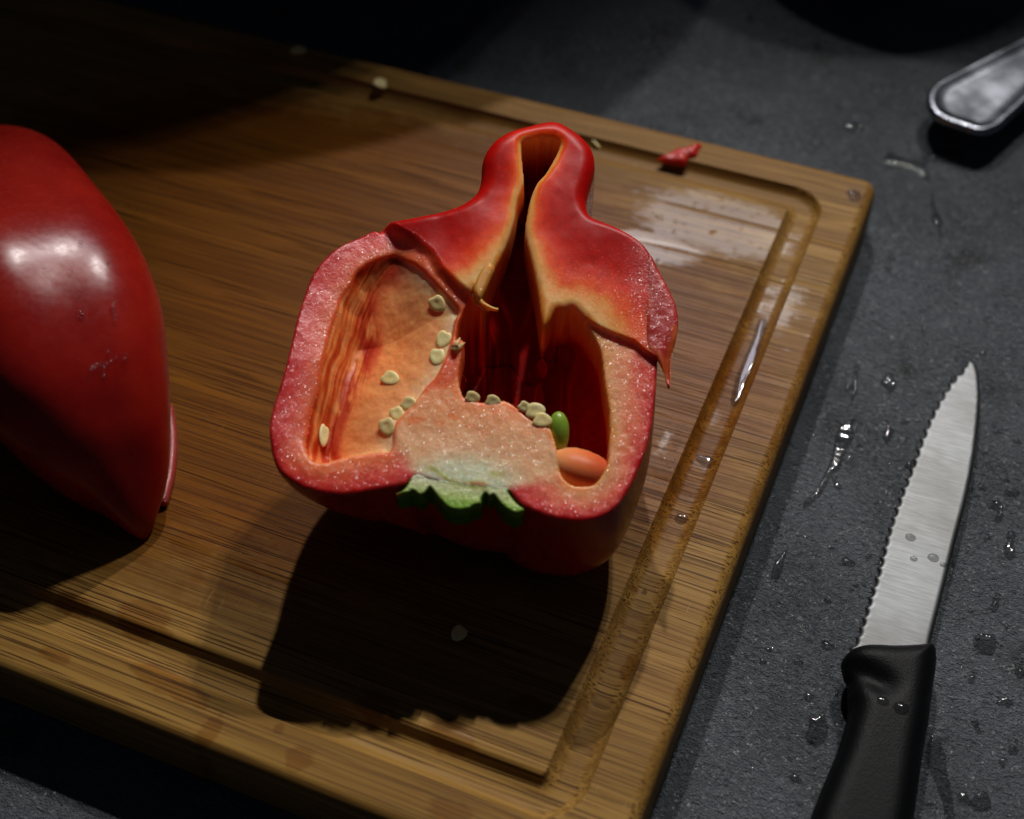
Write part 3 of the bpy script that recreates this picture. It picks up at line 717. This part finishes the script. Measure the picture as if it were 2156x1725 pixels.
for (px, py, ang, sc, tilt) in SEEDS:
    X, n = hit(px, py) if py < 836 or px < 860 else (cut([(px, py)], -0.2)[0], NHAT)
    a = math.radians(ang); xd = math.cos(a) * RT + math.sin(a) * FW
    n2 = n + tilt * 0.45 * (-FW + 0.6 * (R_s.random() - 0.5) * RT) * (1 if px > 700 else 0)
    s = place(SEEDME, 'seed', X + n * 0.0004, xd, n2, (sc, sc * 0.95, sc), half)
    if px == 683:
        s.scale = (1.35, 0.75, 1.0); tag(s, 'sliced yellowish seed')

# ------------------------------------------------------------------ the other half, skin up, at the left edge
LS = np.array([(305,1136,3),(300,1118,22),(290,1088,46),(270,1036,84),(224,966,138),(172,872,190),(120,746,228),(62,630,238),(14,508,206),(-26,404,168),(-48,348,116),(-66,322,62),(-74,312,3)], float)
LSs = catmull(LS, 8, False); LSs[:, 2] = np.maximum(LSs[:, 2], 1)
spine = []
for x, y, rp in LSs:
    r = rp * 0.000125
    for _ in range(5): p = at(x, y, TB + r * 0.95); r = rp * ((p - CAM) @ RM[2]) / FPX
    spine.append((*p, r))
spine = np.array(spine); NR, NS = len(spine), 128
tan = np.gradient(spine[:, :3], axis=0); adir = spine[-30, :3] - spine[25, :3]; adir[2] *= 0.6; adir /= np.linalg.norm(adir); side = np.cross(adir, UP); side /= np.linalg.norm(side); upv = np.cross(side, adir)
V = []
for j in range(NR):
    s = j / (NR - 1); r = spine[j, 3]
    for k in range(NS):
        a = 2 * math.pi * k / NS                         # 0 = right side, 90 deg = up
        lob = 0.955 + 0.10 * math.cos(3 * (a - 2.2 - 0.25 * s)) * min(1, 5 * s) + 0.008 * math.cos(5 * a + 7 * s)
        p = spine[j, :3] + (side * math.cos(a) + upv * math.sin(a)) * r * lob
        p[2] = max(p[2], TB + 0.0002); V.append(p)
F = []
for j in range(NR - 1):
    for k in range(NS): k2 = (k + 1) % NS; F.append([j * NS + k, j * NS + k2, (j + 1) * NS + k2, (j + 1) * NS + k])
F.append(list(range(NS))[::-1]); F.append([(NR - 1) * NS + k for k in range(NS)])
lp = empty('bell_pepper_half', tuple(at(150, 760)))
tag(lp, 'smooth glossy red bell pepper half lying skin up at the left edge', 'bell pepper')
LV = np.array(V)
obj('skin', LV, F, M_SKIN, lp)
# cut rim peeping out along the board on its right side
rim = ats(catmull([(352,850),(361,905),(362,950),(357,1000),(349,1035),(340,1065)], 5, False), TB + 0.0011)
V, F = tube(rim, [0.0004] + [0.0015] * (len(rim) - 2) + [0.0004]); obj('cut_rim', V, F, M_FLESH, lp, col=np.tile(srgb((170, 60, 54)), (len(V), 1)))

# ------------------------------------------------------------------ knife on the counter
knife = empty('serrated_knife', tuple(at(1880, 1365, 0)))
tag(knife, 'small serrated kitchen knife with black handle lying on the counter', 'knife')
ZB = 0.0045
edge = catmull([(2041,760),(2028,778),(2001,806),(1966,864),(1940,923),(1919,981),(1890,1057),(1867,1127),(1846,1208),(1826,1272),(1806,1337),(1794,1364)], 8, False)
back = catmull([(1790,1400),(1955,1400),(1957,1362),(1989,1232),(2012,1138),(2036,1045),(2053,952),(2063,853),(2061,796),(2054,768)], 6, False)
es = resample(edge, 30 * 10 + 1)
tg = np.gradient(es, axis=0); tg /= np.linalg.norm(tg, axis=1)[:, None]; nn = np.c_[-tg[:, 1], tg[:, 0]]
nn *= np.sign((nn @ np.array([1.0, 0.3])))[:, None]
ph = (np.arange(len(es)) % 10) / 10.0
es = es + nn * (-4.0 + 8.5 * np.sin(math.pi * ph) ** 0.8 * np.clip(np.arange(len(es)) / 12, 0, 1))[:, None]
BLD = ats(np.r_[es, back], ZB)[:, :2]
def blade_top(p, d): return np.c_[p, ZB + 0.00015 + 0.0005 * np.clip(d / 0.0007, 0, 1)]
V, F, n, pts, d = slab(BLD, 0.0005, blade_top, lambda p, d: np.c_[p, ZB - 0.0001 - 0.0005 * np.clip(d / 0.009, 0, 1)])
bdir = at(2045, 765, 0) - at(1880, 1365, 0); bang = math.atan2(bdir[1], bdir[0])
M_BLADE = mat_steel('brushed_steel', -bang + math.pi / 2, 0.46)
obj('blade', V, F, M_BLADE, knife)
M_HANDLE = mat_simple('black_plastic', (0.0035, 0.004, 0.0045), 0.42, 2600, 0.6, 0.0002, 0.2, Specular_IOR_Level=0.10)
HZ = 0.007
hand = catmull([(1797,1372),(1778,1384),(1770,1402),(1774,1424),(1784,1446),(1784,1475),(1785,1502),(1776,1540),(1760,1590),(1735,1650),(1708,1718),(1690,1770),(1670,1850),(1672,1930),(1700,1985),(1780,2010),(1860,1985),(1895,1900),(1908,1820),(1921,1740),(1931,1675),(1942,1593),(1954,1523),(1962,1462),(1971,1395),(1968,1374),(1955,1364),(1925,1366),(1880,1368),(1830,1366)], 5)
HW = ats(hand, HZ)[:, :2]
g0 = at(1800, 1400, HZ)[:2]; g1 = at(1890, 1455, HZ)[:2]
def handle_h(p, d):
    R = 0.0062; e = np.clip(1 - d / R, 0, 1); h = np.sqrt(np.maximum(1 - e ** 2.3, 0)) * 0.0062
    ab = g1 - g0; t = np.clip(((p - g0) @ ab) / (ab @ ab), 0, 1); r = np.linalg.norm(p - g0 - t[:, None] * ab, axis=1)
    fwd = at(2045, 765, 0)[:2] - at(1880, 1365, 0)[:2]; fwd /= np.linalg.norm(fwd)
    s = (p - g0) @ fwd
    rel = (p - g0 - t[:, None] * ab) @ fwd
    scoop = 0.0020 * np.exp(-((rel + 0.0035) / 0.0030) ** 2) * sstep(1.25, 0.6, ((p - g0) @ ab) / (ab @ ab))
    return h * 1.0 - scoop * (h / 0.0062)
def hand_top(p, d): return np.c_[p, HZ + handle_h(p, d)]
V, F, n, pts, d = slab(HW, 0.0006, hand_top, lambda p, d: np.c_[p, HZ - np.minimum(handle_h(p, d), 0.0068)])
obj('handle', V, F, M_HANDLE, knife)

# ------------------------------------------------------------------ cutlery handle at the upper right
SZ = 0.009
spoon = empty('silver_cutlery', tuple(at(2050, 230, 0)))
tag(spoon, 'shiny silver cutlery handle end with raised rim at the upper right', 'cutlery')
sp = catmull([(1969,181),(1955,198),(1951,222),(1964,247),(1990,263),(2016,272),(2032,277),(2053,284),(2077,284),(2100,275),(2116,262),(2156,226),(2210,176),(2290,96),(2330,50),(2322,24),(2290,20),(2230,45),(2156,86),(2060,134),(2000,164)], 5)
SW = ats(sp, SZ)[:, :2]
def sp_h(p, d):
    rim_ = 0.0003 * np.exp(-((d - 0.0016) / 0.0011) ** 2); return 0.0014 + rim_ - 0.0006 * sstep(0.002, 0.006, d) - 0.0012 * np.clip(1 - d / 0.0006, 0, 1) ** 2
lift = lambda p: np.linalg.norm(p - at(2050, 230, SZ)[:2], axis=1) * 0.02
V, F, n, pts, d = slab(SW, 0.0006, lambda p, d: np.c_[p, SZ + lift(p) + sp_h(p, d)], lambda p, d: np.c_[p, SZ + lift(p) - 0.0008 - 0.001 * np.clip(d / 0.004, 0, 1)])
s_ = NT('polished_silver'); M_SILVER = s_.set(Base_Color=(0.30, 0.32, 0.36), Metallic=1.0, Roughness=s_.map(s_.noise(s_.pos(), 90, 3), 0.3, 0.7, 0.20, 0.30))
obj('handle', V, F, M_SILVER, spoon)
e0 = at(2316, 34, SZ); dirv = e0 - at(2050, 230, SZ); dirv /= np.linalg.norm(dirv)
z0 = SZ + np.linalg.norm((e0 - at(2050, 230, SZ))[:2]) * 0.02
path = [e0 + dirv * t * 0.001 + np.array([0, 0, z0 - SZ + zz]) for t, zz in ((-6, 0.0), (10, 0.001), (30, 0.0), (46, -0.006))]
V, F = tube(np.array(path), [0.0022, 0.0024, 0.0026, 0.003]); obj('shank', V, F, M_SILVER, spoon)
V, F = ellipsoid(28, 14); b0 = path[-1] + dirv * 0.026; sdv = np.cross(dirv, UP)
zz = np.where(V[:, 2] > 0, -0.6 * (1 - V[:, 0] ** 2 - V[:, 1] ** 2).clip(0), V[:, 2])
V = b0 + V[:, :1] * dirv * 0.029 + V[:, 1:2] * sdv * 0.019 + (zz * 0.009)[:, None] * UP; V[:, 2] += 0.0005 - V[:, 2].min()
obj('bowl', V, F, M_SILVER, spoon)

# ------------------------------------------------------------------ dark cookware standing just beyond the frame
M_PAN = mat_simple('black_enamel', (0.010, 0.010, 0.011), 0.5, 200, 0.1, 0.0002)
def pot(name, label, x, y, r, h, hdir):
    e = empty(name, (x, y, 0)); tag(e, label, 'pot')
    V, F = lathe([(r * 0.90, 0), (r * 0.96, 0.002), (r, 0.008), (r, h - 0.003), (r + 0.002, h - 0.001), (r + 0.002, h), (r - 0.002, h), (r - 0.003, h - 0.004), (r - 0.003, 0.010), (r * 0.9, 0.005)])
    link('body', mesh('body', V, F), M_PAN, e)
    hd = np.array([math.cos(hdir), math.sin(hdir), 0]); P = [hd * (r - 0.002) + UP * (h - 0.022), hd * (r + 0.03) + UP * (h - 0.012), hd * (r + 0.09) + UP * (h - 0.004), hd * (r + 0.15) + UP * h]
    V, F = tube(np.array(P), [0.006, 0.008, 0.010, 0.009], 12); link('handle', mesh('handle', V, F), M_PAN, e)
    return e
def caster(sx, sy, r, z, h):
    """rim centre and radius of a round pot of height h whose shadow at level z is the circle sx, sy, r"""
    S = np.array([sx, sy, z]); k = (h - z) / (KEYP[2] - z); C0 = S + (KEYP - S) * k
    return C0[0], C0[1], r * (1 - k), h
pot('saucepan', 'large black saucepan beyond the upper left corner throwing a round shadow on the board', *caster(-0.348, 0.090, 0.20, TB, 0.17), 1.9)
c = at(1868, 92, 0) + FW * 0.070
pot('small_pot', 'small black pot beyond the top edge throwing the dark round shadow above the silver handle', *caster(c[0], c[1], 0.078, 0.0, 0.10), 1.2)

# ------------------------------------------------------------------ loose seeds and a scrap of pepper on the board
def loose(px, py, z, ang, sc, label, tilt=0.0):
    s = place(SEEDME, 'pepper_seed', at(px, py, z) + UP * 0.0004, math.cos(ang) * RT + math.sin(ang) * FW, UP + tilt * RT, (sc, sc, sc))
    return tag(s, label, 'seed', 'loose seeds on the board')
gz = lambda x, y: float(board_z(np.array([at(x, y)[0]]), np.array([at(x, y)[1]]))[0][0])
loose(803, 178, gz(803, 178), 0.4, 1.35, 'pale seed on the back groove at the shadow edge', 0.5)
loose(1260, 303, gz(1260, 303), 1.9, 1.2, 'pale seed on the back groove right of the pepper neck', 0.6)
loose(628, 108, gz(628, 108), 2.6, 1.3, 'dim seed deep in the shadow at the upper left')
loose(967, 1335, TB, 0.9, 1.0, 'faint seed in the shadow in front of the halved pepper')
s = place(SEEDME, 'pepper_seed', at(161, 1470, TB - 0.003) + np.array([0, -0.0002, 0.0004]), RT, UP - 0.9 * np.array([0, 1, 0]), (0.75, 0.75, 0.75))
tag(s, 'tiny pale crumb on the front edge of the board at lower left', 'seed', 'loose seeds on the board')
SCR = catmull([(1385,337),(1402,326),(1418,320),(1430,312),(1446,314),(1456,308),(1479,305),(1472,318),(1466,332),(1450,336),(1442,348),(1422,346),(1404,342)], 5)
zs = gz(1432, 334) 
V, F, n, pts, d = slab(ats(SCR, TB)[:, :2], 0.0004, lambda p, d: np.c_[p, TB - 0.0002 + 0.0017 * (1 - np.exp(-d / 0.0010)) + 0.0016 * (fbm(p[:, 0] * 400, p[:, 1] * 400, 3) - 0.4)], lambda p, d: np.c_[p, TB - 0.0004 + 0 * d - 0.0010 * np.clip(d / 0.003, 0, 1)])
o = obj('pepper_scrap', V, F, M_FLESH, col=np.tile(srgb((196, 36, 22)), (len(V), 1)), origin=at(1430, 332, TB))
tag(o, 'small red scrap of pepper on the back groove of the board', 'pepper scrap')

# ------------------------------------------------------------------ water on the counter
def puddle(pts_, h, label, name='water_drop', z=0.0, edge_=0.0010):
    P = ats(catmull(pts_, 5), z)[:, :2]
    size = np.ptp(P, axis=0).max(); cell = max(0.00022, size / 70)
    V, F, n, q, d = slab(P, cell, lambda p, d: np.c_[p, z + 0.00005 + h * np.sqrt(np.maximum(1 - np.clip(1 - d / edge_, 0, 1) ** 2, 0)) * (0.7 + 0.6 * fbm(p[:, 0] * 300, p[:, 1] * 300, 9))], lambda p, d: np.c_[p, z - 0.0002 + 0 * d])
    o = obj(name, V, F, M_WATER, origin=np.r_[P.mean(0), z])
    return tag(o, label, 'water', 'water drops on the counter')
def blobp(x, y, rx, ry, rot=0.0, seed=0, wob=0.25, n=12):
    r = random.Random(seed); out = []
    for k in range(n):
        a = 2 * math.pi * k / n; m = 1 + wob * (r.random() - 0.5) * 2
        u, v = rx * m * math.cos(a), ry * m * math.sin(a); out.append((x + u * math.cos(rot) - v * math.sin(rot), y + u * math.sin(rot) + v * math.cos(rot)))
    return out
puddle(blobp(2074, 1355, 25, 20, 0.2, 1, 0.14), 0.0016, 'round water drop right of the blade base')
puddle(blobp(2065, 1687, 20, 19, 0.2, 2, 0.12), 0.0015, 'round water drop near the bottom edge right of the handle')
puddle([(2118,1124),(2130,1120),(2138,1128),(2132,1144),(2138,1158),(2136,1172),(2124,1176),(2114,1166),(2112,1152),(2120,1140)], 0.0014, 'peanut shaped water drop near the right edge')
puddle([(2078,1060),(2092,1056),(2104,1058),(2112,1070),(2112,1088),(2104,1098),(2092,1094),(2100,1080),(2094,1070),(2082,1068)], 0.0012, 'hook shaped water drop right of the blade')
puddle(blobp(2132, 1038, 17, 8, 0.1, 4, 0.2), 0.0010, 'flat oval water drop above the hook shaped one')
puddle(blobp(2095, 1270, 9, 15, 0.3, 5, 0.3), 0.0010, 'small water drop left of the right edge above the round one')
puddle(blobp(2147, 1416, 10, 12, 0.1, 6, 0.2), 0.0010, 'small water drop cut off by the right edge')
puddle(blobp(2116, 1477, 22, 13, 0.2, 7, 0.4), 0.0004, 'thin dark wet patch below the round drop')
puddle(blobp(2053, 1523, 8, 8, 0.2, 8, 0.2), 0.0010, 'tiny round water drop right of the handle top')
puddle([(1955,1560),(1968,1552),(1984,1554),(1998,1550),(1996,1560),(1982,1566),(1990,1590),(1996,1630),(2006,1680),(2010,1724),(1994,1740),(1986,1700),(1970,1650),(1952,1610),(1950,1580)], 0.0007, 'long wet trail beside the knife handle', 'water_trail')
puddle([(1803,882),(1796,900),(1800,920),(1782,950),(1770,985),(1752,1000),(1740,1024),(1722,1048),(1700,1066),(1690,1068),(1694,1056),(1712,1038),(1728,1012),(1744,980),(1754,945),(1762,905),(1780,890)], 0.0011, 'long streak of water between board and blade', 'water_trail')
puddle(blobp(1872, 806, 18, 15, 0.5, 11, 0.4), 0.0009, 'ragged water drop up left of the blade tip')
puddle(blobp(1868, 917, 10, 17, 0.5, 12, 0.4), 0.0009, 'ragged water drop left of the blade middle')
puddle(blobp(1800, 800, 8, 40, 0.15, 13, 0.45), 0.0008, 'thin broken water streak beside the board corner side', 'water_trail')
puddle([(1858,345),(1872,322),(1890,330),(1915,338),(1940,330),(1968,316),(2000,312),(2024,322),(2030,345),(2012,338),(1990,330),(1965,340),(1950,352),(1958,378),(1945,380),(1930,364),(1900,355),(1876,352)], 0.0007, 'branched puddle below the silver handle', 'water_trail')
puddle(blobp(1975, 470, 8, 42, -0.2, 15, 0.5), 0.0007, 'faint water streak right of the board corner', 'water_trail')
puddle(blobp(1722, 1535, 24, 40, 0.2, 16, 0.35), 0.0003, 'thin dark wet patch left of the handle', 'wet_patch')
puddle(blobp(1640, 1190, 10, 34, 0.35, 17, 0.3), 0.0004, 'thin wet patch beside the board edge', 'wet_patch')
puddle(blobp(1798, 268, 24, 8, 0.1, 18, 0.3), 0.0008, 'small bright water smear behind the board corner')
puddle(blobp(1578, 40, 7, 7, 0, 19, 0.2), 0.0009, 'single drop on the counter at the top, left of the pot')
puddle(blobp(1722, 102, 7, 6, 0, 20, 0.2), 0.0008, 'single drop on the counter in front of the small pot')
# drops in the groove and on the board
def bdrop(pts_, h, label):
    P = ats(catmull(pts_, 5), TB)[:, :2]; size = np.ptp(P, axis=0).max(); cell = max(0.0002, size / 60)
    zb = lambda p: board_z(p[:, 0], p[:, 1])[0]
    V, F, n, q, d = slab(P, cell, lambda p, d: np.c_[p, zb(p) + 0.00004 + h * np.sqrt(np.maximum(1 - np.clip(1 - d / 0.0012, 0, 1) ** 2, 0))], lambda p, d: np.c_[p, zb(p) - 0.0002])
    return tag(obj('water_drop', V, F, M_WATER, origin=np.r_[P.mean(0), TB]), label, 'water', 'water drops on the board')
bdrop(blobp(1488, 958, 26, 9, 0.35, 31, 0.15), 0.0010, 'long water drop in the right groove')
bdrop(blobp(1436, 1080, 15, 9, 0.3, 32, 0.2), 0.0010, 'short water drop lower in the right groove')
bdrop(blobp(1358, 1234, 6, 5, 0.3, 33, 0.2), 0.0008, 'tiny water drop low in the right groove')
bdrop([(1560,760),(1585,700),(1600,660),(1618,664),(1608,705),(1590,760),(1572,800),(1556,840),(1540,836),(1548,795)], 0.0007, 'long pool of water in the right groove')
bdrop(blobp(1800, 412, 16, 11, 0.4, 34, 0.2), 0.0008, 'pair of merged water drops on the back right corner')

# drops on the knife
def kdrop(x, y, r, zf, label, h=0.5):
    c0 = at(x, y, zf); V, F = ellipsoid(18, 12)
    V = c0 + V * np.array([r, r * 0.9, r * h]); V[:, 2] = np.maximum(V[:, 2], zf - 0.0003)
    return tag(obj('water_drop', V, F, M_WATER, origin=c0), label, 'water', 'water drops on the knife')
kdrop(1917, 1132, 0.0014, ZB + 0.0006, 'single round drop in the middle of the blade', 0.35)
kdrop(1965, 1175, 0.0015, ZB + 0.0006, 'larger drop of the row across the blade', 0.35)
kdrop(1986, 1190, 0.0010, ZB + 0.0005, 'drop at the back end of the row across the blade', 0.35)
kdrop(1924, 1177, 0.0010, ZB + 0.0006, 'drop at the edge side of the row across the blade', 0.35)
kdrop(1859, 1478, 0.0016, HZ + 0.0058, 'round drop on the black handle', 0.5)
kdrop(1897, 1492, 0.0019, HZ + 0.0060, 'long dark drop on the black handle', 0.5)
kdrop(1832, 1526, 0.0011, HZ + 0.0055, 'small drop lower on the black handle', 0.5)

# fine spray: nobody could count these
DV, DF = ellipsoid(8, 6); DV = DV * np.array([1, 1, 0.55])
def spray(name, items, label, mat=None):
    VV = []; FF = []; n0 = 0
    for c0, r in items:
        v = c0 + DV * r; VV.append(v); FF += [[a + n0 for a in f] for f in DF]; n0 += len(v)
    return tag(obj(name, np.concatenate(VV), FF, mat or M_CLEAR), label, 'water droplets', None, 'stuff')
it = []
R_ = random.Random(3)
for _ in range(260):
    t = R_.random(); x = R_.gauss(470 + 110 * t, 70); y = 850 + 480 * t + R_.gauss(0, 40)
    if x < 380 or x > 640: continue
    it.append((at(x, y), R_.choice((0.00018, 0.00022, 0.0003, 0.00042))))
for _ in range(90):
    x = R_.gauss(1415, 18); y = R_.gauss(950, 50)
    p = at(x, y); it.append((np.array([p[0], p[1], float(board_z(np.array([p[0]]), np.array([p[1]]))[0][0])]), R_.choice((0.0002, 0.0003, 0.0005))))
for _ in range(60):
    x = R_.uniform(1500, 1760); y = 1700 - 0 * x; y = R_.uniform(430, 900); p = at(x, y)
    if p[0] > -0.002: continue
    it.append((np.array([p[0], p[1], float(board_z(np.array([p[0]]), np.array([p[1]]))[0][0])]), R_.choice((0.0002, 0.0003))))
spray('fine_droplets', it, 'fine water spray sprinkled over the board')
it = []
for _ in range(700):
    x = R_.uniform(1560, 2150); y = 350 + 1370 * R_.random() ** 0.7
    p = at(x, y, 0)
    if p[0] < 0.003: continue
    it.append((p, R_.choice((0.0002, 0.00026, 0.00034, 0.0004, 0.0005, 0.0007))))
spray('fine_droplets', it, 'fine water spray sprinkled over the dark counter')
VV = []; FF = []; n0 = 0; EV, EF = ellipsoid(16, 10)
for _ in range(110):
    x = R_.uniform(1600, 2150); y = 380 + 1340 * R_.random() ** 0.75; p = at(x, y, 0)
    if p[0] < 0.006: continue
    r = R_.choice((0.0006, 0.0007, 0.0009, 0.0012, 0.0016)); a = R_.random() * 6.28; k = R_.uniform(0.55, 1.0)
    th_ = np.arctan2(EV[:, 1], EV[:, 0]); m = 1 + 0.22 * np.sin(2 * th_ + a) + 0.14 * np.sin(3 * th_ + 2 * a)
    lx, ly = EV[:, 0] * r * m, EV[:, 1] * r * m * k
    v = np.c_[p[0] + lx * math.cos(a) - ly * math.sin(a), p[1] + lx * math.sin(a) + ly * math.cos(a), np.maximum(EV[:, 2] * r * 0.42, -0.0002)]
    VV.append(v); FF += [[q + n0 for q in f] for f in EF]; n0 += len(v)
tag(obj('scattered_droplets', np.concatenate(VV), FF, M_WATER), 'small flat water droplets scattered over the dark counter', 'water droplets', None, 'stuff')
# drops on the skin of the left pepper half
LF = LV.reshape(NR, NS, 3)
def on_skin(px, py):
    q = (LV - CAM) @ RM.T; P2 = q[:, :2] / q[:, 2:] * FPX + (CX, CY)
    d2 = np.hypot(*(P2 - (px, py)).T); k = np.where(d2 < 14)[0]
    if not len(k): k = [d2.argmin()]
    i = k[np.argmin(q[k, 2])] if len(k) else d2.argmin()
    d = rays([(px, py)])[0]; return CAM + d * q[i, 2]
it = [(on_skin(x, y), r) for x, y, r in [(170, 510, 0.0007), (228, 554, 0.0005), (166, 660, 0.0010), (172, 664, 0.0007), (238, 650, 0.0009), (244, 668, 0.0010), (240, 640, 0.0006), (202, 768, 0.0009), (212, 765, 0.0007), (222, 768, 0.0009), (234, 760, 0.0005), (245, 752, 0.0006), (265, 748, 0.0008), (262, 756, 0.0005), (193, 775, 0.0008), (218, 790, 0.0006), (94, 565, 0.0004), (150, 572, 0.0004), (170, 615, 0.0004), (36, 612, 0.0004), (228, 740, 0.0005)]]
spray('fine_droplets', it, 'a few water droplets on the glossy left pepper half')
